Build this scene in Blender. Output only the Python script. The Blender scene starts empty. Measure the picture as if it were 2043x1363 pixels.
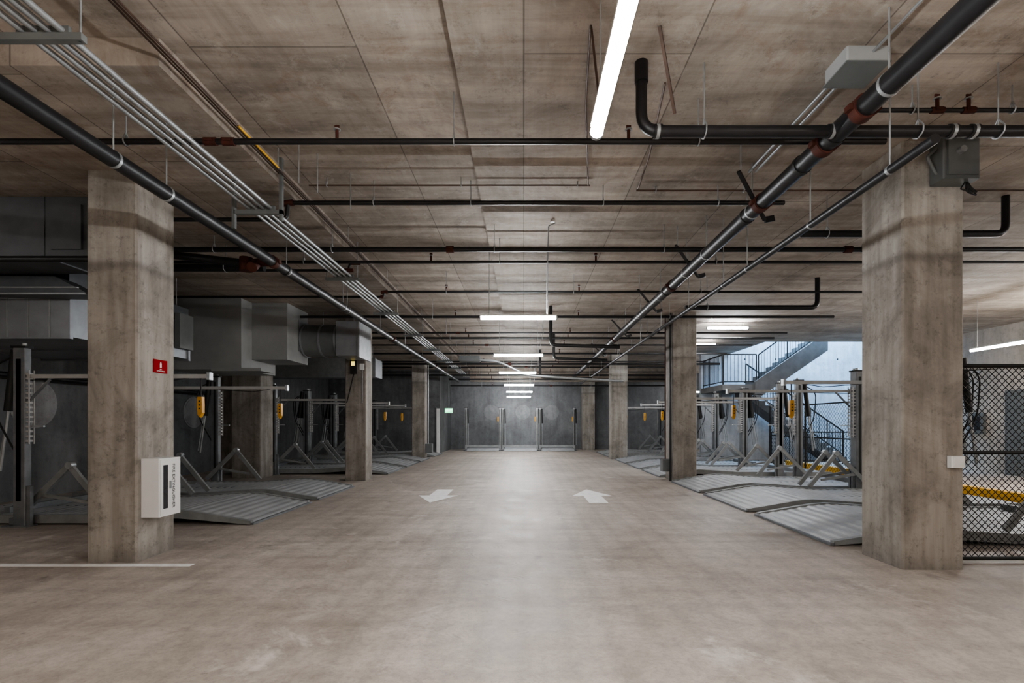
import bpy, math, random
from mathutils import Vector, Matrix
random.seed(4)
scene=bpy.context.scene
COL=scene.collection
try: scene.view_settings.look='AgX - Medium High Contrast'
except Exception: pass
# ---------------------------------------------------------------- materials
def nodes(name):
    m=bpy.data.materials.new(name); m.use_nodes=True
    nt=m.node_tree; b=nt.nodes['Principled BSDF']
    return m,nt,b
def coord(nt,scale=(1,1,1),rot=0):
    tc=nt.nodes.new('ShaderNodeTexCoord'); mp=nt.nodes.new('ShaderNodeMapping')
    mp.inputs['Scale'].default_value=scale; mp.inputs['Rotation'].default_value=(0,0,rot)
    nt.links.new(tc.outputs['Object'],mp.inputs['Vector']); return mp.outputs['Vector']
def noise(nt,vec,scale,detail=5,rough=.6,dist=0):
    n=nt.nodes.new('ShaderNodeTexNoise'); n.inputs['Scale'].default_value=scale
    n.inputs['Detail'].default_value=detail; n.inputs['Roughness'].default_value=rough
    n.inputs['Distortion'].default_value=dist
    nt.links.new(vec,n.inputs['Vector']); return n.outputs['Fac']
def ramp(nt,fac,stops):
    r=nt.nodes.new('ShaderNodeValToRGB'); e=r.color_ramp.elements
    while len(e)<len(stops): e.new(.5)
    for el,(p,c) in zip(e,stops):
        el.position=p; el.color=(c[0],c[1],c[2],1) if not isinstance(c,(int,float)) else (c,c,c,1)
    nt.links.new(fac,r.inputs['Fac']); return r.outputs['Color']
def mix(nt,a,b,fac,mode='MIX'):
    m=nt.nodes.new('ShaderNodeMix'); m.data_type='RGBA'; m.blend_type=mode
    if isinstance(fac,(int,float)): m.inputs[0].default_value=fac
    else: nt.links.new(fac,m.inputs[0])
    for s,i in ((a,6),(b,7)):
        if isinstance(s,tuple): m.inputs[i].default_value=(s[0],s[1],s[2],1)
        else: nt.links.new(s,m.inputs[i])
    return m.outputs[2]
def bump(nt,b,h,strength=.3,dist=.01):
    bn=nt.nodes.new('ShaderNodeBump'); bn.inputs['Strength'].default_value=strength
    bn.inputs['Distance'].default_value=dist
    nt.links.new(h,bn.inputs['Height']); nt.links.new(bn.outputs['Normal'],b.inputs['Normal'])
def simple(name,c1,c2=None,scale=6,rough=.5,metal=0,bmp=0,stretch=(1,1,1),spec=None):
    m,nt,b=nodes(name)
    c2=c2 or tuple(x*.75 for x in c1)
    v=coord(nt,stretch); f=noise(nt,v,scale)
    nt.links.new(ramp(nt,f,[(.3,c2),(.7,c1)]),b.inputs['Base Color'])
    b.inputs['Roughness'].default_value=rough; b.inputs['Metallic'].default_value=metal
    if spec is not None: b.inputs['Specular IOR Level'].default_value=spec
    if bmp: bump(nt,b,f,bmp,.01)
    return m
def emis(name,c,s):
    m,nt,b=nodes(name); b.inputs['Base Color'].default_value=(.8,.8,.8,1)
    b.inputs['Emission Color'].default_value=(*c,1); b.inputs['Emission Strength'].default_value=s
    return m
def sine_rings(nt,v,scale,freq):
    nz=nt.nodes.new('ShaderNodeTexVoronoi'); nz.inputs['Scale'].default_value=scale; nt.links.new(v,nz.inputs['Vector'])
    ml=nt.nodes.new('ShaderNodeMath'); ml.operation='MULTIPLY'; ml.inputs[1].default_value=freq; nt.links.new(nz.outputs['Distance'],ml.inputs[0])
    sn=nt.nodes.new('ShaderNodeMath'); sn.operation='SINE'; nt.links.new(ml.outputs[0],sn.inputs[0]); return sn.outputs[0]

def ceiling_mat():
    m,nt,b=nodes('board_formed_concrete')
    v=coord(nt); vr=coord(nt,(1,1,1),math.radians(90))
    br=nt.nodes.new('ShaderNodeTexBrick'); br.offset=.5
    for k,val in (('Scale',1),('Brick Width',2.44),('Row Height',1.22),('Mortar Size',.007),('Mortar Smooth',.4),('Bias',0)):
        br.inputs[k].default_value=val
    br.inputs['Color1'].default_value=(.385,.340,.297,1); br.inputs['Color2'].default_value=(.315,.280,.246,1)
    br.inputs['Mortar'].default_value=(.17,.148,.13,1)
    nt.links.new(vr,br.inputs['Vector'])
    big=noise(nt,v,.9,8,.7,.9)
    c=mix(nt,br.outputs['Color'],ramp(nt,big,[(.36,(.64,.62,.60)),(.60,(1.13,1.12,1.11))]),.85,'MULTIPLY')
    vs=coord(nt,(.22,2.6,1)); st=noise(nt,vs,1.6,6,.65,.3)
    c=mix(nt,c,ramp(nt,st,[(.38,(.64,.61,.585)),(.60,(1.12,1.12,1.12))]),.7,'MULTIPLY')
    vl=coord(nt,(14,.35,1)); sl=noise(nt,vl,1.6,5,.65)
    c=mix(nt,c,ramp(nt,sl,[(.38,(.88,.865,.85)),(.62,(1.04,1.04,1.04))]),.5,'MULTIPLY')
    rs=noise(nt,v,2.3,9,.78,1.2)
    c=mix(nt,c,(.20,.12,.078),ramp(nt,rs,[(.54,0.0),(.72,.55)]))
    lt=noise(nt,v,3.4,9,.8,.6)
    c=mix(nt,c,(.46,.43,.39),ramp(nt,lt,[(.55,0.0),(.70,.55)]))
    sp=noise(nt,v,6,10,.85)
    c=mix(nt,c,ramp(nt,sp,[(.36,.48),(.46,1.0)]),.6,'MULTIPLY')
    nt.links.new(c,b.inputs['Base Color']); b.inputs['Roughness'].default_value=.8
    bump(nt,b,br.outputs['Fac'],-.35,.01)
    return m
def floor_mat():
    m,nt,b=nodes('troweled_concrete_floor')
    v=coord(nt)
    big=noise(nt,v,.6,8,.7,.7); mid=noise(nt,v,2.6,9,.76,.8)
    c=ramp(nt,big,[(.34,(.315,.272,.238)),(.5,(.40,.350,.308)),(.66,(.49,.438,.390))])
    c=mix(nt,c,ramp(nt,mid,[(.38,(.76,.745,.73)),(.56,(1.05,1.05,1.05))]),.75,'MULTIPLY')
    fn=noise(nt,v,22,10,.85,.3)
    c=mix(nt,c,ramp(nt,fn,[(.42,.74),(.53,1.04)]),.6,'MULTIPLY')
    wv=nt.nodes.new('ShaderNodeTexWave'); wv.wave_type='BANDS'; wv.bands_direction='Y'
    for k,val in (('Scale',.9),('Distortion',1.0),('Detail',3),('Detail Scale',2.6)): wv.inputs[k].default_value=val
    nt.links.new(v,wv.inputs['Vector'])
    wx=nt.nodes.new('ShaderNodeTexWave'); wx.wave_type='BANDS'; wx.bands_direction='X'
    for k,val in (('Scale',1.1),('Distortion',1.0),('Detail',3),('Detail Scale',2.6)): wx.inputs[k].default_value=val
    nt.links.new(v,wx.inputs['Vector'])
    c=mix(nt,c,ramp(nt,wv.outputs['Fac'],[(0,.86),(.4,1.03)]),.45,'MULTIPLY')
    c=mix(nt,c,ramp(nt,wx.outputs['Fac'],[(0,.86),(.4,1.03)]),.45,'MULTIPLY')
    sp=noise(nt,v,1.1,10,.72,.5)
    c=mix(nt,c,(.66,.62,.58),ramp(nt,sp,[(.58,0.0),(.68,.6)]))
    dk=noise(nt,v,1.5,9,.70,.3)
    c=mix(nt,c,(.12,.10,.086),ramp(nt,dk,[(.61,0.0),(.72,.7)]))
    ds=noise(nt,v,7,4,.6,.2)
    c=mix(nt,c,(.10,.085,.075),ramp(nt,ds,[(.70,0.0),(.76,.7)]))
    rst=noise(nt,v,5.5,3,.6,.5)
    c=mix(nt,c,(.28,.15,.07),ramp(nt,rst,[(.72,0.0),(.80,.5)]))
    vd=coord(nt,(1,1.25,1),.4)
    sn=sine_rings(nt,vd,1.9,80)
    msk=ramp(nt,noise(nt,v,4.6,2,.5,.8),[(.56,0.0),(.66,.7)])
    ringc=ramp(nt,sn,[(.0,.95),(1.0,1.04)])
    c=mix(nt,c,mix(nt,c,ringc,1,'MULTIPLY'),msk)
    ad=nt.nodes.new('ShaderNodeMath'); ad.operation='MULTIPLY'; nt.links.new(sn,ad.inputs[0]); nt.links.new(msk,ad.inputs[1])
    ad2=nt.nodes.new('ShaderNodeMath'); ad2.operation='MULTIPLY'; ad2.inputs[1].default_value=.35; nt.links.new(ad.outputs[0],ad2.inputs[0])
    a2=nt.nodes.new('ShaderNodeMath'); a2.operation='ADD'; nt.links.new(ad2.outputs[0],a2.inputs[0]); nt.links.new(mid,a2.inputs[1])
    nt.links.new(c,b.inputs['Base Color'])
    nt.links.new(ramp(nt,mid,[(.3,.45),(.7,.70)]),b.inputs['Roughness'])
    b.inputs['Specular IOR Level'].default_value=.4
    bump(nt,b,a2.outputs[0],.3,.008)
    return m
def column_mat():
    m,nt,b=nodes('column_concrete')
    v=coord(nt)
    a=noise(nt,coord(nt,(5,5,.45)),1.6,6,.6); l=noise(nt,v,1.4,7,.7,.6)
    c=ramp(nt,a,[(.34,(.240,.219,.197)),(.64,(.375,.352,.326))])
    c=mix(nt,c,ramp(nt,l,[(.36,(.62,.60,.58)),(.58,(1.12,1.12,1.12))]),.85,'MULTIPLY')
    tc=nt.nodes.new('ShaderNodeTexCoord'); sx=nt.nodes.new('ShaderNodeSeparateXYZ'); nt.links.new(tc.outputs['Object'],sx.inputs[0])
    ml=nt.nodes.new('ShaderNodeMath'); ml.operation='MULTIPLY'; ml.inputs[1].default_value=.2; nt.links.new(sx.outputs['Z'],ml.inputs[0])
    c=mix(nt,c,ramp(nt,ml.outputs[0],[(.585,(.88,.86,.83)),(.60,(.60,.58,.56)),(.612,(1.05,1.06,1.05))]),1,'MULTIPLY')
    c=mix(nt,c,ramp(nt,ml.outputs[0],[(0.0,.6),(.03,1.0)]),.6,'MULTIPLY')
    sp=noise(nt,v,12,9,.82)
    c=mix(nt,c,ramp(nt,sp,[(.36,.45),(.47,1.0)]),.65,'MULTIPLY')
    nt.links.new(c,b.inputs['Base Color']); b.inputs['Roughness'].default_value=.7
    bump(nt,b,sp,.15,.01)
    return m
def wall_mat(name,c1,c2,panel=(2.4,2.4)):
    m,nt,b=nodes(name)
    v=coord(nt); l=noise(nt,v,.9,8,.7,.6); s=noise(nt,coord(nt,(3,3,.4)),1.3,5,.6)
    c=ramp(nt,l,[(.36,c2),(.64,c1)])
    c=mix(nt,c,ramp(nt,s,[(.34,(.7,.7,.7)),(.62,(1.1,1.1,1.1))]),.7,'MULTIPLY')
    sp=noise(nt,v,7,8,.8)
    c=mix(nt,c,ramp(nt,sp,[(.36,.62),(.5,1.0)]),.6,'MULTIPLY')
    nt.links.new(c,b.inputs['Base Color']); b.inputs['Roughness'].default_value=.65
    bump(nt,b,sp,.15,.01)
    return m
M={}
M['ceil']=ceiling_mat(); M['floor']=floor_mat(); M['col']=column_mat()
M['wall']=wall_mat('dark_shotcrete_wall',(.17,.175,.18),(.10,.103,.108))
M['patch']=wall_mat('patch_plaster',(.36,.36,.365),(.24,.24,.245))
M['patchd']=wall_mat('dark_patch_plaster',(.21,.215,.22),(.14,.143,.148))
M['warmwall']=wall_mat('tan_concrete_wall',(.50,.46,.41),(.38,.35,.31))
M['bluewall']=wall_mat('pale_concrete_wall',(.50,.54,.58),(.37,.40,.44))
M['galv']=simple('galvanized_steel',(.46,.48,.49),(.32,.34,.35),7,.42,.65)
M['duct']=simple('duct_sheet_metal',(.34,.36,.38),(.25,.26,.28),3,.45,.55)
M['ductd']=simple('dark_duct_sheet_metal',(.15,.16,.175),(.10,.11,.12),3,.5,.4)
M['lift']=simple('lift_galvanized',(.22,.23,.24),(.14,.15,.16),5,.5,.3)
M['arm']=simple('lever_arm_steel',(.31,.32,.32),(.21,.22,.22),5,.5,.25)
M['bar']=simple('pale_steel_bar',(.46,.46,.45),(.36,.36,.36),5,.5,.1)
M['plat']=simple('platform_corrugated_steel',(.44,.45,.46),(.30,.31,.32),3,.5,.2)
M['black']=simple('black_pipe',(.016,.016,.018),(.009,.009,.010),8,.42,.1)
M['blackm']=simple('black_rubber',(.014,.014,.014),(.008,.008,.008),8,.6)
M['rust']=simple('red_coupling',(.085,.026,.018),(.045,.018,.013),20,.7,spec=.2)
M['brown']=simple('copper_brown_tube',(.12,.075,.055),(.07,.045,.035),8,.5,.3)
M['white']=simple('white_enamel',(.74,.74,.73),(.68,.68,.67),4,.4)
M['offw']=simple('pale_gray_board',(.33,.34,.34),(.26,.27,.27),2,.7)
M['stair']=simple('stair_concrete',(.17,.17,.17),(.11,.11,.11),3,.75)
M['paint']=simple('white_floor_paint',(.88,.88,.87),(.70,.69,.68),9,.6)
M['yellow']=simple('yellow_plastic',(.60,.30,.02),(.46,.22,.015),6,.4)
M['curb']=simple('yellow_curb_paint',(.75,.42,.03),(.6,.33,.03),6,.6)
M['red']=simple('red_sign',(.30,.003,.008),(.26,.002,.006),4,.7,spec=.1)
M['gray']=simple('gray_enclosure',(.15,.16,.16),(.11,.12,.12),4,.5)
M['glass']=simple('dark_cabinet_window',(.03,.03,.035),(.02,.02,.025),4,.15)
M['ink']=simple('black_lettering',(.01,.01,.01),None,4,.5)
M['tube']=emis('lamp_tube',(.96,.98,1),300)
M['tubet']=emis('lamp_tube_wide',(.96,.98,1),270)
M['tubew']=emis('fill_tube_warm',(1,.89,.79),390)
M['tubes']=emis('fill_tube_side',(1,.96,.92),80)
M['exitg']=emis('exit_green',(.03,.75,.25),2.2)
M['exitw']=emis('exit_letter',(.8,1,.9),3)
M['led']=emis('indicator_led',(1,.75,.1),1.5)

# ---------------------------------------------------------------- mesh builder
class B:
    def __init__(s): s.v=[];s.f=[];s.m=[];s.mats=[];s.sm=[]
    def mi(s,k):
        if k not in s.mats: s.mats.append(k)
        return s.mats.index(k)
    def add(s,vs,fs,k,smooth=False):
        o=len(s.v); s.v+=[tuple(v) for v in vs]; i=s.mi(k)
        for f in fs: s.f.append([o+a for a in f]); s.m.append(i); s.sm.append(smooth)
    def box(s,x0,x1,y0,y1,z0,z1,k,bev=0):
        x0,x1=sorted((x0,x1));y0,y1=sorted((y0,y1));z0,z1=sorted((z0,z1))
        if bev:
            b=bev; ring=[(x0+b,y0),(x1-b,y0),(x1,y0+b),(x1,y1-b),(x1-b,y1),(x0+b,y1),(x0,y1-b),(x0,y0+b)]
            vs=[(x,y,z0) for x,y in ring]+[(x,y,z1) for x,y in ring]
            fs=[(i,(i+1)%8,8+(i+1)%8,8+i) for i in range(8)]+[tuple(range(7,-1,-1)),tuple(range(8,16))]
            s.add(vs,fs,k); return
        vs=[(x,y,z) for z in (z0,z1) for x,y in ((x0,y0),(x1,y0),(x1,y1),(x0,y1))]
        s.add(vs,[(3,2,1,0),(4,5,6,7),(0,1,5,4),(1,2,6,5),(2,3,7,6),(3,0,4,7)],k)
    def beam(s,p0,p1,w,h,k,up=(0,0,1)):
        p0=Vector(p0);p1=Vector(p1);d=(p1-p0).normalized();u=Vector(up)
        if abs(d.dot(u))>.99:u=Vector((0,1,0))
        a=d.cross(u).normalized();c=a.cross(d)
        vs=[p+a*(i*w/2)+c*(j*h/2) for p in (p0,p1) for i,j in ((-1,-1),(1,-1),(1,1),(-1,1))]
        s.add(vs,[(0,1,2,3),(7,6,5,4),(0,4,5,1),(1,5,6,2),(2,6,7,3),(3,7,4,0)],k)
    def sweep(s,pts,r,k,seg=10,bend=None):
        P=[Vector(p) for p in pts]
        if len(P)>2:
            bd=bend or r*2.2; Q=[P[0]]
            for i in range(1,len(P)-1):
                a=(P[i-1]-P[i]);c=(P[i+1]-P[i]);q=min(bd,a.length*.49,c.length*.49)
                A=P[i]+a.normalized()*q;C=P[i]+c.normalized()*q
                for t in (0,.2,.4,.6,.8,1): Q.append(A*(1-t)**2+P[i]*2*t*(1-t)+C*t*t)
            Q.append(P[-1]);P=Q
        vs=[];n=None
        for i,p in enumerate(P):
            d=((P[min(i+1,len(P)-1)]-P[max(i-1,0)])).normalized()
            if n is None:
                n=d.cross(Vector((0,0,1)) if abs(d.z)<.9 else Vector((1,0,0))).normalized()
            else: n=(n-d*n.dot(d)).normalized()
            b=d.cross(n)
            for j in range(seg):
                t=2*math.pi*j/seg; vs.append(p+n*math.cos(t)*r+b*math.sin(t)*r)
        fs=[]
        for i in range(len(P)-1):
            for j in range(seg):
                fs.append((i*seg+j,i*seg+(j+1)%seg,(i+1)*seg+(j+1)%seg,(i+1)*seg+j))
        s.add(vs,fs,k,True)
        m=(len(P)-1)*seg
        s.add(vs[:seg],[tuple(range(seg-1,-1,-1))],k); s.add(vs[m:],[tuple(range(seg))],k)
    def cyl(s,a,b,r,k,seg=12): s.sweep([a,b],r,k,seg)
    def prism(s,poly,axis,a,b,k):
        n=len(poly)
        if axis=='y': vs=[(x,a,z) for x,z in poly]+[(x,b,z) for x,z in poly]
        elif axis=='x': vs=[(a,y,z) for y,z in poly]+[(b,y,z) for y,z in poly]
        else: vs=[(x,y,a) for x,y in poly]+[(x,y,b) for x,y in poly]
        fs=[(i,(i+1)%n,n+(i+1)%n,n+i) for i in range(n)]+[tuple(range(n-1,-1,-1)),tuple(range(n,2*n))]
        s.add(vs,fs,k)
    def mesh(s,name):
        me=bpy.data.meshes.new(name); me.from_pydata(s.v,[],s.f)
        for k in s.mats: me.materials.append(M[k])
        for p,i,q in zip(me.polygons,s.m,s.sm): p.material_index=i;p.use_smooth=q
        me.update()
        import bmesh
        bm=bmesh.new();bm.from_mesh(me);bmesh.ops.recalc_face_normals(bm,faces=bm.faces);bm.to_mesh(me);bm.free()
        return me
    def obj(s,name,loc=(0,0,0),rot=0,parent=None):
        o=bpy.data.objects.new(name,s.mesh(name)); o.location=loc;o.rotation_euler=(0,0,rot)
        COL.objects.link(o)
        if parent:o.parent=parent
        return o
def text(name,body,size,loc,rot,k,parent,ext=.0005,spacing=1.0,align='CENTER'):
    c=bpy.data.curves.new(name,'FONT');c.body=body;c.size=size;c.align_x=align;c.align_y='CENTER';c.extrude=ext
    c.space_line=spacing
    c.materials.append(M[k]);o=bpy.data.objects.new(name,c);o.location=loc;o.rotation_euler=rot
    COL.objects.link(o);o.parent=parent;return o

ZC=4.15; ZR=4.10; ZD=3.95; XL=-9.2; XR=13.2; YF=27.0; YN=-6.0
# ---------------------------------------------------------------- shell
b=B();b.box(XL-.3,XR+.3,YN-.3,YF+.3,-.3,0,'floor');b.obj('floor')
b=B()
b.box(XL-.3,-.52,YN-.3,YF+.3,ZC,ZC+.35,'ceil')
b.box(-.52,8,YN-.3,YF+.3,ZR,ZC+.35,'ceil')
b.box(8,XR+.3,YN-.3,16.6,ZR,ZC+.35,'ceil')
b.box(8,XR+.3,19.6,YF+.3,ZR,ZC+.35,'ceil')
b.box(XL-.3,-2.6,3.57,YF+.3,ZD,ZC+.02,'ceil')
b.box(-2.6,8,24.2,24.8,3.45,ZC,'ceil')
b.obj('ceiling')
b=B();b.box(XL-.3,XL,YN-.3,YF+.3,0,ZC,'wall')
b.obj('wall_left')
b=B();b.box(XL,XR,YF,YF+.3,0,ZC,'wall');b.obj('wall_back')
b=B();b.box(XL,XR,YN-.3,YN,0,ZC,'warmwall');b.obj('wall_front')
b=B();b.box(XR,XR+.3,YN-.3,YF+.3,0,7.5,'warmwall');b.obj('wall_right')
b=B();b.box(6.9,XR,19.5,19.7,0,7.5,'bluewall')
for x in (8.6,9.8,11.0,12.2):
    for z in (3.0,3.9):
        b.cyl((x,19.49,z),(x,19.5,z),.03,'blackm',8)
b.obj('wall_stairwell')
b=B();b.box(7.8,8.0,16.4,19.5,ZC+.36,7.5,'bluewall');b.box(8.0,XR,16.4,16.6,ZC+.36,7.5,'bluewall');b.obj('wall_stair_shaft')
b=B();b.box(XL,-3.95,23.6,YF,0,ZD,'wall');b.obj('wall_alcove')
b=B();b.box(-5.0+.9,-3.96,23.55,23.598,0,2.1,'white');b.box(-4.14,-4.1,23.53,23.598,0,2.14,'gray');b.cyl((-4.0,23.5,1.0),(-4.0,23.55,1.0),.02,'galv');b.obj('door_1')

# ---------------------------------------------------------------- columns
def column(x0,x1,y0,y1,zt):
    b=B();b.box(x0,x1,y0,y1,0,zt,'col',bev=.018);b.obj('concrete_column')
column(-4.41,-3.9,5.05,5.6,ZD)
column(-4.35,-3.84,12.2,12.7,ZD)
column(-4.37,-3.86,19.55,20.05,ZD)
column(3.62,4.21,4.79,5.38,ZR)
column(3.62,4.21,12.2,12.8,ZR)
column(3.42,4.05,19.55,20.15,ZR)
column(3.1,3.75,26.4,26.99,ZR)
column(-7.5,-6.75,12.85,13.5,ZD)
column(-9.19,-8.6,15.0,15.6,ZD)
def patch(c,n,r,k='patch'):
    b=B();c=Vector(c);n=Vector(n);b.cyl(c,c+n*.015,r,k,40);b.cyl(c+n*.015,c+n*.022,r*.88,k,40);b.obj('round_wall_patch')
patch((XL,9.4,1.78),(1,0,0),.47);patch((XL,13.95,1.70),(1,0,0),.43);patch((XL,18,1.8),(1,0,0),.38)
for x in (-1.75,-.05,1.5): patch((x,YF,2.0),(0,-1,0),.40,'patchd')

# ---------------------------------------------------------------- car lifts
def lift_mesh(s,L=4.5,W=1.9,arm=True,H=2.42):
    b=B()
    prof=[(0,.012),(.04,.03),(.85,.165),(1.05,.18),(1.35,.165),(2.1,.115),(L,.115)]
    def zz(x):
        for (a,c),(d,e) in zip(prof,prof[1:]):
            if a<=x<=d: return c+(e-c)*(x-a)/(d-a)
        return prof[-1][1]
    x=0;i=0
    vs=[];fs=[]
    while x<=L+1e-6:
        z=zz(x)+(.010 if (i//2)%2 else 0)
        vs+=[(s*x,.07,z),(s*x,W-.07,z)];x+=.035;i+=1
    for j in range(i-1): fs.append((2*j,2*j+1,2*j+3,2*j+2))
    b.add(vs,fs,'plat')
    for y0,y1 in ((0,.07),(W-.07,W)):
        for (a,c),(d,e) in zip(prof[1:],prof[2:]):
            poly=[(s*a,max(.005,c-.09)),(s*d,max(.005,e-.09)),(s*d,e+.022),(s*a,c+.022)]
            b.prism(poly,'y',y0,y1,'arm')
    b.box(0,s*.05,0,W,.003,.03,'lift')
    b.box(s*1.3,s*(L-.1),W*.5-.05,W*.5+.05,.03,.12,'lift')
    b.beam((s*(L-.9),.2,.17),(s*(L-.9),W-.2,.17),.08,.08,'lift')
    px=3.1
    for side,y in ((-1,-.085),(1,W+.085)):
        b.box(s*(px-.08),s*(px+.08),y-.05,y+.05,0,H,'lift',bev=.008)
        b.box(s*(px-.02),s*(px+.02),y-side*.051,y-side*.056,.3,H-.1,'blackm')
        b.box(s*(px-.03),s*(px+.03),-.085-.056,-.085-.051,.35,H-.15,'blackm')
        b.box(s*(px-.14),s*(px+.22),y-.075,y+.075,0,.02,'lift')
        b.box(s*(px-.13),s*(px-.08),y-.025,y+.025,0,.55,'lift')
        b.box(s*(px-.1),s*(px+.1),y-.06,y+.06,H,H+.03,'blackm')
        b.cyl((s*(px-.03),y,H+.03),(s*(px-.03),y,H+.07),.03,'galv',8)
        for zl in range(15):
            b.box(s*(px-.125),s*(px-.08),y-.035,y+.035,1.15+zl*.065,1.175+zl*.065,'bar')
        b.box(s*(px-.135),s*(px-.12),y-.04,y-.03,1.12,2.12,'bar');b.box(s*(px-.135),s*(px-.12),y+.03,y+.04,1.12,2.12,'bar')
        b.beam((s*(px-.30),y,1.36),(s*(px-.08),y,1.36),.03,.02,'galv')
        yc=y-side*.03
        b.cyl((s*(px+.12),yc,H-.02),(s*(px+.22),yc,H-.85),.05,'blackm',10)
        b.cyl((s*(px+.15),yc+.07,H-.05),(s*(px+.29),yc+.07,H-.8),.035,'blackm',10)
        b.cyl((s*(px+.22),yc,H-.85),(s*(px+.33),yc,.75),.016,'galv',8)
        b.cyl((s*(px+.29),yc+.07,H-.8),(s*(px+.42),yc+.07,.8),.012,'galv',8)
        b.sweep([(s*(px+.1),y,H-.1),(s*(px+.42),y,H-.25),(s*(px+.38),y,H-.9),(s*(px+.1),y,H-1.4)],.012,'blackm',6,bend=.2)
        yi=y-side*.14
        b.beam((s*(px-1.05),yi,.17),(s*(px-.52),yi,.82),.045,.075,'arm')
        b.beam((s*(px-.54),yi,.84),(s*(px+.12),yi,.18),.045,.075,'arm')
        b.beam((s*(px-.82),yi,.30),(s*(px-.1),yi,.42),.03,.045,'arm')
        b.cyl((s*(px-.53),yi-.04,.82),(s*(px-.53),yi+.04,.82),.05,'galv',12)
    b.beam((s*(px+.12),-.1,.07),(s*(px+.12),W+.1,.07),.09,.09,'lift')
    if arm:
        y=-.085;z=2.04;t=.55
        b.beam((s*(px-.05),y,z),(s*t,y,z),.04,.055,'bar')
        b.beam((s*(px-.4),y,z-.02),(s*(px-.08),y,z-.35),.025,.025,'lift')
        b.box(s*(t-.02),s*(t+.02),y-.04,y+.04,z-.05,z+.05,'galv')
        xx=t+.12
        b.cyl((s*xx,y,z-.02),(s*xx,y,z-.28),.008,'blackm',6)
        b.prism([(s*(xx-.03),z-.28),(s*(xx+.03),z-.28),(s*(xx+.038),z-.38),(s*(xx+.028),z-.52),(s*(xx-.0),z-.56),(s*(xx-.033),z-.50),(s*(xx-.033),z-.38)],'y',y-.03,y+.03,'yellow')
        for q in range(3): b.cyl((s*(xx),y-.036,z-.34-.05*q),(s*(xx),y-.03,z-.34-.05*q),.012,'blackm',8)
        b.sweep([(s*xx,y,z),(s*(xx+.5),y+.0,z-.07),(s*(xx+1.2),y,z-.02),(s*(px-.1),y,z-.05)],.006,'blackm',5)
    return b.mesh('car_lift')
mR=lift_mesh(1);mL=lift_mesh(-1)
for y in (5.72,7.9,10.05,13.0,15.2,17.37,20.4,22.3):
    o=bpy.data.objects.new('car_lift',mR);o.location=(3.5,y,0);COL.objects.link(o)
for y in (6.9,9.12,13.75,15.95,17.6+.55,21.0):
    o=bpy.data.objects.new('car_lift',mL);o.location=(-3.72,y,0);COL.objects.link(o)
def back_lift(x):
    b=B();W=1.76
    vs=[];fs=[];n=40
    for i in range(n):
        y=25.2+i*.042; z=.02+min(.10,i*.012)+(.006 if i%2 else 0)
        vs+=[(x+.1,y,z),(x+W,y,z)]
    for j in range(n-1): fs.append((2*j,2*j+1,2*j+3,2*j+2))
    b.add(vs,fs,'plat')
    b.beam((x,25.7,.24),(x+W,25.7,.24),.07,.10,'arm')
    for xx in (x+.02,x+W+.0):
        b.box(xx-.05,xx+.05,25.6,25.75,0,2.2,'arm',bev=.008)
        b.box(xx-.02,xx+.02,25.59,25.6,.3,2.1,'blackm')
        b.box(xx-.13,xx+.13,25.5,25.85,0,.03,'lift')
        b.cyl((xx+.09,25.7,2.15),(xx+.11,25.7,1.4),.035,'blackm')
        b.cyl((xx+.11,25.7,1.4),(xx+.12,25.7,.3),.014,'galv')
        b.beam((xx,25.5,.1),(xx,25.1,.05),.05,.06,'lift')
        b.box(xx-.07,xx+.07,25.58,25.77,2.2,2.23,'blackm')
    b.cyl((x+W-.1,25.55,2.0),(x+W-.1,25.55,1.75),.006,'blackm',5);b.box(x+W-.13,x+W-.07,25.53,25.57,1.5,1.75,'yellow')
    b.obj('car_lift')
for x in (-2.98,-1.08,.82): back_lift(x)

# ---------------------------------------------------------------- floor markings
b=B();cx=-1.66
b.prism([(cx,8.85),(cx+.38,9.72),(cx+.17,9.72),(cx+.17,10.6),(cx-.17,10.6),(cx-.17,9.72),(cx-.38,9.72)],'z',.0005,.004,'paint');b.obj('floor_arrow_marking')
b=B();cx=1.32
b.prism([(cx,10.6),(cx-.38,9.68),(cx-.17,9.68),(cx-.17,8.8),(cx+.17,8.8),(cx+.17,9.68),(cx+.38,9.68)],'z',.0005,.004,'paint');b.obj('floor_arrow_marking')
b=B();b.box(-8.6,-3.27,4.90,4.99,.0005,.004,'paint');b.obj('parking_line_marking')
b=B();b.box(8.6,8.78,8.0,16.5,0,.18,'curb',bev=.02);b.obj('yellow_curb')

# ---------------------------------------------------------------- strip lights
def strip(p0,p1,k='tube',r=.026):
    p0=Vector(p0);p1=Vector(p1);d=(p1-p0).normalized();b=B()
    b.sweep([p0+d*.02,p1-d*.02],r,k,16)
    up=Vector((0,0,r+.012))
    b.beam(p0+up,p1+up,r*2,.022,'white')
    for p in (p0,p1): b.cyl(p-d*.012,p+d*.012,r+.004,'galv',12)
    top=ZD if (p0.x<-2.6 and p0.y>3.57) else (ZC if p0.x<-.52 else ZR)
    if top-p0.z>.05:
        for t in (.12,.88):
            q=p0.lerp(p1,t); b.cyl(q+up,(q.x,q.y,ZR if q.x>-.52 else top),.004,'galv',6)
    b.obj('strip_light')
strip((.40,1.5,3.0),(.40,2.76,3.0),'tubet',.033)
for xc,y,z in ((-.085,7.84,3.05),(-.13,12.1,3.04),(-.2,16.2,3.03),(-.19,20,2.93),(-.2,22.9,2.84),(-.25,25,2.72)):
    strip((xc-.6,y,z),(xc+.6,y,z))
strip((9.85,9.7,3.0),(9.85,11.05,3.0))
strip((4.9,13.4,3.95),(6.0,13.4,3.95)); strip((5.5,16.2,3.95),(6.2,16.2,3.95)); strip((8.2,24,2.9),(9.2,24,2.9))
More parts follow.
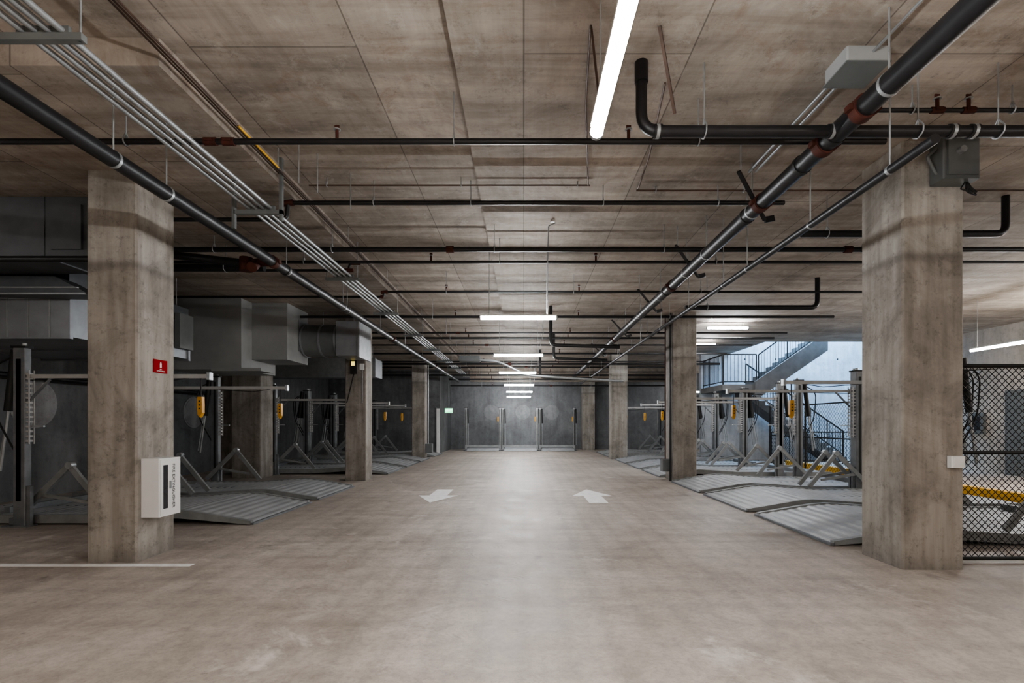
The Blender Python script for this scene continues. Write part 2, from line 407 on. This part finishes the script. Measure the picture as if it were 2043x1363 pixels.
for x,y in ((.4,-1.2),(.4,-4.4),(-4.4,-1.4),(5.0,-1.4)):  # unseen fill tubes behind the camera, added to light the foreground
    strip((x,y-.6,3.0),(x,y+.6,3.0),'tubew')
for x,y in ((5.6,1.4),(-7.6,3.4)):  # weak fill tubes out of view, added to lift the sides
    strip((x,y-.6,3.0),(x,y+.6,3.0),'tubes')
strip((10.2,4.0,3.0),(10.2,5.2,3.0));strip((11.9,8.0,3.0),(11.9,9.2,3.0),'tubew');strip((11.9,10.2,3.4),(11.9,11.1,3.4),'tubew')  # tubes added out of view to brighten the area behind the right fence
l=bpy.data.lights.new('stair_daylight','AREA');l.shape='RECTANGLE';l.size=4.5;l.size_y=2.6;l.energy=1500;l.color=(.42,.68,1)
o=bpy.data.objects.new('stair_daylight',l);o.location=(10.6,18.05,7.3);COL.objects.link(o)

# ---------------------------------------------------------------- pipes
def hanger(b,x,y,z,r,top):
    b.cyl((x,y,z+r*.9),(x,y,top),.0055,'galv',6)
    b.sweep([(x,y,z+r+.05),(x+.0,y+r+.012,z+r*.5),(x,y+r+.008,z-r*.6),(x,y,z-r-.012),(x,y-r-.008,z-r*.6),(x,y-r-.012,z+r*.5),(x,y,z+r+.05)],.006,'galv',5,bend=.015)
def topz(x,y): return ZD if (x<-2.6 and y>3.57) else (ZC if x<-.52 else ZR)
def xpipe(name,x0,x1,y,z,r,hx=(),coup=(),heads=(),k='black',extra=None):
    b=B();b.cyl((x0,y,z),(x1,y,z),r,k,14)
    for x in hx: hanger(b,x,y,z,r,topz(x,y))
    for x in coup:
        b.cyl((x-.05,y,z),(x+.05,y,z),r*1.35,'rust',14);b.box(x-.03,x+.03,y-r*1.8,y+r*1.8,z-.012,z+.012,'rust')
    for x in heads:
        b.cyl((x,y,z),(x,y,z+r+.07),.014,'rust',8);b.cyl((x,y,z+r+.07),(x,y,z+r+.078),.03,'galv',10);b.box(x-.02,x+.02,y-.004,y+.004,z+r+.07,z+r+.11,'rust')
    if extra: extra(b)
    b.obj(name); return b
xpipe('sprinkler_pipe',-6.5,3.0,4.16,3.74,.024,(-5.2,-3.3,-.58,1.45),(-2.6,-2.45,),(-1.55,.87))
def dr(b): b.sweep([(.88,3.75,3.95),(.88,3.75,3.585),(1.5,3.75,3.585)],.042,'black',14,bend=.14);b.cyl((.88,3.75,3.95),(.88,3.75,ZR),.05,'black',14)
b=B();dr(b);b.cyl((1.5,3.75,3.585),(7.5,3.75,3.585),.042,'black',14)
for x in (1.35,2.95,3.55): hanger(b,x,3.75,3.585,.042,ZR)
for x in (1.0,2.3,3.2,3.36):
    b.cyl((x-.03,3.75,3.585),(x+.03,3.75,3.585),.05,'blackm',14);b.cyl((x-.012,3.75,3.585),(x+.012,3.75,3.585),.0515,'galv',14)
b.beam((.92,3.4,ZR-.005),(1.12,3.72,3.70),.02,.02,'brown')
b.obj('drain_pipe')
xpipe('sprinkler_pipe',2.8,7.5,4.0,3.9,.018,(3.1,3.9),(3.3,3.55),(3.3,3.55))
xpipe('conduit_tube',-2.4,.74,5.6,4.06,.009,(-2.2,-.7,.6),k='brown')
xpipe('conduit_tube',1.28,7,5.7,4.05,.010,(1.5,2.5),k='brown')
b=B();b.sweep([(.44,2.8,3.0+.04),(.44,3.3,4.05),(.52,4.2,4.08),(.72,5.6,4.06)],.008,'brown',6,bend=.1);b.obj('light_feed_conduit')
b=B();b.sweep([(1.1,3.9,4.05),(1.25,5.0,4.06),(1.29,5.66,4.05)],.009,'brown',6);b.obj('conduit_tube')
def jog(y,z,x,dx,dz,r,xe=-7.2):
    def f(b): b.sweep([(x,y,z),(x-.12,y,z),(x-.12-dx,y,z+dz),(x-.5,y,z+dz),(xe,y,z+dz)],r,'black',12,bend=.05);b.cyl((x-.18,y,z-.01),(x-.06,y,z+.005),r*1.5,'rust',12);b.cyl((x-.17-dx,y,z+dz),(x-.02-dx-.1,y,z+dz),r*1.5,'rust',12)
    return f
xpipe('sprinkler_pipe',-2.55,2.95,5.68,3.90,.025,(-1.7,-.6,.9,2.2),(),( ),extra=jog(5.68,3.90,-2.55,.02,-.19,.023,-4.6))
xpipe('sprinkler_pipe',-7.5,7.5,6.8,3.76,.034,(-4.2,-2.6,-.4,1.9,4.6),(-1.0,4.4),())
xpipe('sprinkler_pipe',-7.5,7.5,7.3,3.75,.022,(-3.2,-.35,2.8),(),(-1.35,1.05))
b=B();b.cyl((-7.5,7.15,3.62),(-3.7,7.15,3.62),.055,'black',14);hanger(b,-4.25,7.15,3.62,.055,ZD);b.obj('drain_pipe')
xpipe('sprinkler_pipe',-2.4,7.5,9.07,3.78,.024,(-1.4,.9,3.2),(),(-1.4,1.0),extra=jog(9.07,3.78,-2.4,.02,-.09,.022))
b=B();b.sweep([(-2.45,7.5,3.80),(-2.6,7.5,3.80),(-2.62,7.5,3.69),(-7.2,7.5,3.69)],.02,'black',12,bend=.05);b.cyl((-2.7,7.5,3.69),(-2.55,7.5,3.69),.03,'rust');b.cyl((-2.58,7.5,3.80),(-2.45,7.5,3.80),.03,'rust');b.obj('sprinkler_pipe')
for i,(y,z,r,xs) in enumerate(((11.0,3.74,.03,-4.9),(12.95,3.74,.022,-6.6),(13.62,3.72,.03,-7),(14.9,3.73,.024,-7),(16.8,3.74,.03,-7),(17.4,3.465,.04,-7),(18.8,3.72,.024,-7),(20.7,3.72,.03,-7),(21.4,3.46,.042,-7),(22.6,3.72,.024,-7),(23.35,3.45,.04,-3.5),(23.9,3.2,.03,-3.5))):
    xpipe('sprinkler_pipe',xs,6.8,y,z,r,(-2.0,.5,3.2),(.3*i-2,) if i%2 else (),(-1.5,1.2))
def elbow(pts,r,hx=()):
    b=B();b.sweep(pts,r,'black',14,bend=r*3)
    for x,y,z in hx: hanger(b,x,y,z,r,topz(x,y))
    b.obj('drain_pipe')
elbow([(3.3,5.95,3.65),(5.72,5.95,3.65),(5.72,5.95,ZR)],.04,((3.6,5.95,3.65),(5.0,5.95,3.65),))
elbow([(3.0,9.3,3.55),(5.45,9.3,3.55),(5.45,9.3,ZR)],.045,((3.4,9.3,3.55),))
elbow([(.62,11.5,ZR),(.62,11.5,3.2),(2.2,11.5,3.15)],.04)
elbow([(.9,15,ZR),(.9,15,3.35),(2.5,15,3.3)],.04)
elbow([(.6,18.4,ZR),(.6,18.4,3.1),(2.5,18.4,3.05)],.045)
def ypipe(name,x,y0,y1,z,r,hy,cy,straps=True):
    b=B();b.cyl((x,y0,z),(x,y1,z),r,'black',20)
    for y in hy:
        b.cyl((x,y,z+r),(x,y,topz(x,y)),.006,'galv',6);b.cyl((x,y-.012,z),(x,y+.012,z),r*1.05,'galv',20)
    for y in cy:
        b.cyl((x,y-.04,z),(x,y+.04,z),r*1.18,'rust',20);b.box(x-r*1.5,x+r*1.5,y-.03,y+.03,z-.02,z+.02,'rust')
        b.cyl((x,y+.3,z),(x,y+.34,z),r*1.1,'blackm',20)
    b.obj(name)
ypipe('storm_main_pipe',-3.03,.5,23.2,3.35,.062,(2.6,4.25,3.7,6.4,8.4,8.6,10.6,12.8,15,17.5,20),(6.05,11.5,17))
b=B()
b.cyl((-3.10,6.05,3.35),(-3.35,6.05,3.33),.05,'rust',14);b.cyl((-3.35,6.05,3.40),(-3.35,6.05,3.24),.075,'rust',14);b.cyl((-3.22,6.0,3.3),(-3.22,5.93,3.25),.06,'rust',14);b.sweep([(-3.35,6.05,3.33),(-4.6,6.15,3.5)],.05,'black',12);b.obj('pipe_valve')
ypipe('storm_main_pipe',2.37,-2,23.8,3.6,.075,(1.2,3.25,5.2,6.5,7.3,8.7,10.2,11.7,14,17,20),(3.5,3.95,5.0,8.0,13))
for y in (5.05,7.05,9.3,12,15.5):
    b=B();b.beam((2.07,y-.22,3.83),(2.50,y+.15,3.60-.09),.035,.02,'black');b.beam((2.5,y+.15,3.51),(2.62,y+.2,3.55),.02,.06,'black');b.cyl((2.1,y-.2,3.82),(2.1,y-.2,ZR),.006,'galv',6);b.obj('pipe_sway_brace')
ypipe('sprinkler_main_pipe',2.63,3.2,23.5,3.22,.032,(3.6,4.6,5.9,6.6,8.0,9.6,11.3,14,17,20),())
b=B()
for i in range(4): b.cyl((-2.62-.075*i,-1,3.63),(-2.62-.075*i,24,3.63),.019,'galv',10)
for y in (2.85,5.2,7.6,10,12.5,15,17.6,20,22.5):
    b.box(-3.0,-2.5,y-.02,y+.02,3.57,3.61,'gray')
    tz=ZC if y<3.57 else ZD
    b.box(-3.02,-2.99,y-.02,y+.02,3.42 if y==5.2 else 3.57,tz,'gray') if y in (5.2,) else b.cyl((-2.99,y,3.57),(-2.99,y,tz),.006,'galv',6)
    if y==5.2: b.box(-2.53,-2.5,y-.02,y+.02,3.5,ZC,'gray')
    else: b.cyl((-2.52,y,3.57),(-2.52,y,ZC),.006,'galv',6)
    b.box(-2.62-.26,-2.58,y-.01,y+.01,3.605,3.655,'gray')
b.obj('conduit_rack')
b=B()
for i in range(3): b.cyl((-2.45-.045*i,-1,3.955+.02*i),(-2.45-.045*i,23.8,3.955+.02*i),.008,'brown',6)
b.cyl((-2.2,-1,4.03),(-2.2,3.0,4.03),.008,'galv',6)
b.cyl((-2.45,4.3,3.955),(-2.45,5.0,3.955),.011,'curb',6)
for y in (1,3,5,7,9,12,15,18,21): b.cyl((-2.45,y,3.945),(-2.45,y,ZC),.005,'galv',5)
b.obj('conduit_bundle')
b=B()
for x,y in ((-2.2,4.9),(-2.1,5.1),(-1.9,5.5)): b.cyl((x,y,3.75),(x,y,ZC),.006,'galv',6)
b.obj('threaded_rods')
b=B();b.box(2.31,2.61,3.58,3.85,3.99,ZR,'offw',bev=.01);b.box(2.30,2.62,3.57,3.86,3.98,3.99,'gray')
for i in range(2): b.cyl((2.38+.07*i,3.85,4.04),(2.38+.07*i,5.3,4.06),.012,'galv',8)
b.cyl((2.5,-.5,4.06),(2.5,3.58,4.06),.010,'galv',8)
b.obj('ceiling_junction_box')
b=B();b.box(3.87,4.21,4.62,4.788,3.66,4.09,'gray',bev=.01);b.box(3.9,4.18,4.6,4.62,3.69,4.07,'gray');b.cyl((4.0,4.6,3.9),(4.0,4.55,3.9),.03,'galv')
for q in range(4): b.sweep([(4.15,4.7,3.68),(4.06+.05*q,4.66,3.58-.02*q),(4.2-.03*q,4.64,3.54),(4.12,4.66,3.62)],.007,'blackm',6)
b.sweep([(3.9,4.7,4.0),(3.78,4.7,3.9),(3.86,4.7,3.75),(3.9,4.7,3.72)],.015,'gray',8)
b.obj('electrical_box')
b=B();b.box(4.04,4.17,4.73,4.789,.98,1.09,'white',bev=.006);b.box(4.06,4.15,4.725,4.73,1.0,1.07,'white');b.obj('outlet_box')
b=B();b.box(3.40,3.619,12.25,12.5,.22,.52,'gray',bev=.01);b.cyl((3.56,12.16,0),(3.56,12.16,4.08),.03,'black');b.cyl((3.50,12.4,.52),(3.50,12.4,4.08),.015,'rust');b.obj('outlet_box')
b=B();b.box(-4.2,-4.06,12.12,12.199,2.6,2.95,'blackm');b.box(-4.17,-4.09,12.11,12.12,2.8,2.9,'led');b.box(-3.98,-3.88,12.15,12.199,2.7,2.85,'white');b.cyl((-3.93,12.18,2.7),(-3.93,12.18,1.9),.01,'galv');b.sweep([(-4.13,12.18,2.6),(-4.2,12.18,2.3),(-4.3,12.18,1.9)],.012,'blackm',6);b.obj('gas_detector')
b=B();b.box(-3.859,-3.6,19.6,19.9,.25,.6,'gray');b.cyl((-3.75,19.7,.6),(-3.75,19.7,3.9),.02,'galv');b.obj('outlet_box')
b=B();b.box(-2.2,-1.5,17.0,17.6,3.52,3.70,'gray');
for i in range(3): b.sweep([(-1.5,17.1+.1*i,3.58),(-.9,17.1+.1*i,3.55),(0.1,17.1+.1*i,3.05),(1.6,17.1+.1*i,2.95),(3.4,17.1+.1*i,2.85)],.03,'galv',8,bend=.3)
b.obj('conduit_run')
b=B();b.cyl((.38,6.65,ZR),(.38,6.65,ZR-.03),.03,'white',12);b.sweep([(.42,6.65,4.06),(.33,6.65,4.02),(.33,7.0,3.6),(.36,7.80,3.11)],.009,'galv',6);b.obj('ceiling_sensor')

# ---------------------------------------------------------------- ducts
b=B()
b.box(-9.15,-4.72,5.67,6.3,3.28,3.93,'ductd');b.box(-9.15,-4.70,5.63,5.66,3.26,3.945,'ductd')
for x in (-8,-6.7,-5.4): b.box(x-.02,x+.02,5.62,6.32,3.265,3.945,'ductd')
b.box(-5.3,-4.95,5.60,5.63,3.35,3.85,'ductd')
b.cyl((-9,5.55,3.22),(-4.75,5.55,3.22),.035,'black');b.cyl((-4.75,5.55,3.2),(-4.75,5.55,ZD),.03,'black')
b.obj('air_duct')
b=B()
b.box(-8.6,-6.02,6.64,9.0,2.55,3.2,'duct')
b.box(-8.6,-6.02,6.64,9.0,3.2,3.45,'ductd')
for y in (6.64,7.8,8.98): b.box(-8.63,-5.99,y-.025,y+.025,2.52,3.2,'duct')
b.prism([(-9.1,3.12),(-5.45,3.02),(-5.9,3.25),(-9.1,3.27)],'y',6.3,6.6,'ductd')
b.box(-9.1,-5.5,6.28,6.31,3.02,3.04,'galv');b.box(-9.1,-5.6,6.28,6.31,3.10,3.115,'galv')
for i in range(9): b.box(-8.5+.28*i,-8.49+.28*i,6.605,6.615,2.54,3.18,'galv')
for x in (-8.4,-6.1):
    for y in (6.7,8.8): b.cyl((x,y,3.45),(x,y,ZD),.008,'galv',6)
b.box(-5.99,-5.9,8.6,8.95,2.7,3.3,'gray')
b.obj('air_duct')
b=B()
b.box(-7.3,-5.75,10.2,11.6,2.5,ZD-.001,'offw');b.box(-5.75,-5.0,10.6,11.6,2.75,ZD-.001,'offw');b.box(-6.3,-5.3,10.1,10.6,2.46,2.52,'offw')
b.obj('boxed_duct_soffit')
b=B()
b.box(-4.99,-5.0+.02,11.1,11.8,3.0,3.7,'duct')
b.box(-6.0+.0,-4.95,11.62,11.95,3.05,3.6,'duct')
b.cyl((-4.98,11.45,3.28),(-4.15,11.45,3.28),.36,'gray',28)
for x in (-4.95,-4.55,-4.2): b.cyl((x-.02,11.45,3.28),(x+.02,11.45,3.28),.375,'duct',28)
b.prism([(11.08,2.9),(11.82,2.9),(11.82,3.66),(11.08,3.66)],'x',-4.15,-3.66,'duct')
b.prism([(11.04,2.86),(11.86,2.86),(11.86,3.70),(11.04,3.70)],'x',-3.66,-3.62,'galv')
for x in (-4.6,-3.9): b.cyl((x,11.5,3.6),(x,11.5,ZD),.008,'galv',6)
b.obj('exhaust_fan_duct')
b=B()
b.box(-8.9,-4.8,16.21,17.0,2.9,3.5,'duct');b.box(-8.9,-4.78,16.15,16.2,2.88,3.52,'galv')
for x in (-8,-6,-5): b.cyl((x,16.6,3.5),(x,16.6,ZD),.008,'galv',6)
b.obj('air_duct')
b=B();b.cyl((-9.0,7,2.25),(-9.0,14.9,2.25),.05,'black');
for y in (8,11,14): b.box(-9.2,-8.95,y,y+.03,2.17,2.2,'galv')
b.obj('wall_pipe')

# ---------------------------------------------------------------- extinguisher cabinet, signs
e=bpy.data.objects.new('fire_extinguisher_cabinet',None);COL.objects.link(e)
b=B();b.box(-3.899,-3.71,5.10,5.42,.44,1.04,'white',bev=.006);b.box(-3.712,-3.704,5.115,5.405,.455,1.025,'white')
b.box(-3.7045,-3.702,5.15,5.215,.52,.97,'glass');b.box(-3.704,-3.69,5.24,5.26,.72,.80,'galv');b.obj('cabinet_body',parent=e)
text('cabinet_lettering','FIRE EXTINGUISHER',.052,(-3.7015,5.30,.745),(math.radians(90),math.radians(90),math.radians(90)),'ink',e)
e=bpy.data.objects.new('fire_extinguisher_sign',None);COL.objects.link(e)
b=B();b.box(-3.899,-3.89,5.27,5.47,1.94,2.08,'red')
b.box(-3.8899,-3.888,5.358,5.382,1.995,2.043,'white');b.box(-3.8899,-3.888,5.364,5.376,2.043,2.056,'white');b.obj('sign_plate',parent=e)
text('sign_lettering','FIRE\nEXTINGUISHER',.017,(-3.8885,5.37,1.967),(math.radians(90),0,math.radians(90)),'white',e)
e=bpy.data.objects.new('exit_sign',None);COL.objects.link(e)
b=B();b.box(-3.65,-3.29,23.18,23.22,1.88,2.10,'white');b.box(-3.64,-3.30,23.17,23.18,1.89,2.09,'exitg');b.cyl((-3.47,23.2,2.1),(-3.47,23.2,ZD),.01,'galv',6);b.obj('sign_box',parent=e)
text('exit_lettering','EXIT',.15,(-3.47,23.168,1.99),(math.radians(90),0,0),'exitw',e)

# ---------------------------------------------------------------- chain-link fences
def chain(axis,c,a0,a1,z0,z1,step,r,name='chain_link_fence',rails=(0,.5,1)):
    b=B()
    P=(lambda u,z:(u,c,z)) if axis=='x' else (lambda u,z:(c,u,z))
    H=z1-z0;t=a0-H
    while t<a1:
        for sgn in (1,-1):
            u0=max(t,a0);u1=min(t+H,a1)
            if u1-u0>.01:
                za=z0+(u0-t);zb=z0+(u1-t)
                if sgn<0: za=z0+z1-za;zb=z0+z1-zb
                off=.004*sgn
                p=list(P(u0,za));q=list(P(u1,zb));i=1 if axis=='x' else 0
                p[i]+=off;q[i]+=off
                b.sweep([p,q],r,'blackm',4)
        t+=step
    for f in rails: b.cyl(P(a0,z0+H*f),P(a1,z0+H*f),.02,'blackm',8)
    u=a0
    while u<=a1+.01:
        b.cyl(P(u,0),P(u,z1+.03),.028,'blackm',10);u+=(a1-a0)/max(1,round((a1-a0)/2.4))
    b.obj(name)
chain('x',5.05,4.26,6.66,.04,1.98,.068,.0045,rails=(.0,.55,1))
chain('y',8.35,10.6,17.0,.04,1.95,.12,.0045)

b=B();b.box(13.1,13.199,14.3,14.8,1.1,1.7,'gray');b.box(13.09,13.1,14.4,14.7,1.2,1.6,'blackm');b.obj('wall_panel_box')
b=B();b.box(13.15,13.199,12.2,13.7,0,2.3,'gray');b.box(13.12,13.15,12.3,13.6,0,2.2,'gray');b.obj('door_2')

# ---------------------------------------------------------------- stairs
b=B()
b.box(6.9,8.15,17.4,19.499,2.55,2.75,'stair')
n=10;run=.235;rise=.172
top=[]
for i in range(n):
    top.append((8.15+i*run,2.75+(i+1)*rise));top.append((8.15+(i+1)*run,2.75+(i+1)*rise))
poly=[(8.15,2.40)]+[(8.15+n*run,2.40+n*rise)]+top[::-1]+[(8.15,2.75)]
b.prism(poly,'y',17.4,18.35,'stair')
b.prism([(8.0,2.2),(8.15+n*run,2.2+n*rise),(8.15+n*run,2.75+n*rise+.1),(8.0,2.85)],'y',17.3,17.4,'stair')
n2=16;run2=.25
xe=8.15+(n2-1)*run2
poly=[]
for i in range(n2-1):
    x0=8.15+i*run2; z=2.75-(i+1)*rise
    poly+=[(x0,z),(x0+run2,z)]
poly=[(8.15,2.75)]+poly[1:]+[(xe,0.0),(xe-.5,0.0),(8.15,2.4)]
b.prism(poly,'y',18.45,19.4,'stair')
b.obj('concrete_stairs')
def rail(p0,p1,h=1.05,step=.12,name='stair_railing'):
    b=B();p0=Vector(p0);p1=Vector(p1);u=Vector((0,0,h))
    b.beam(p0+u,p1+u,.04,.04,'blackm');b.beam(p0+Vector((0,0,.1)),p1+Vector((0,0,.1)),.03,.03,'blackm')
    n=int((p1-p0).length/step)
    for i in range(n+1):
        q=p0.lerp(p1,i/n);r=.02 if i%10==0 or i==n else .008
        b.cyl(q+(Vector((0,0,0)) if r>.01 else Vector((0,0,.1))),q+u,r,'blackm',6)
    b.obj(name)
rail((6.95,17.45,2.75),(8.1,17.45,2.75));rail((6.95,17.5,2.75),(6.95,19.4,2.75))
rail((8.2,17.5,2.85),(10.4,17.5,4.45),.95)
rail((8.2,18.5,2.65),(11.8,18.5,.15),.95)
rail((8.5,17.2,0),(12.9,17.2,0),1.1,name='guard_railing')

# ---------------------------------------------------------------- world + camera
w=bpy.data.worlds.new('World');scene.world=w;w.use_nodes=True
w.node_tree.nodes['Background'].inputs[0].default_value=(.6,.75,1,1);w.node_tree.nodes['Background'].inputs[1].default_value=.4
cam=bpy.data.cameras.new('Camera');co=bpy.data.objects.new('Camera',cam);COL.objects.link(co)
co.location=(0,0,1.4);co.rotation_euler=(math.radians(90),0,0)
cam.sensor_width=36;cam.lens=17.62;cam.shift_x=-.0115;cam.shift_y=.080;cam.clip_start=.05
scene.camera=co
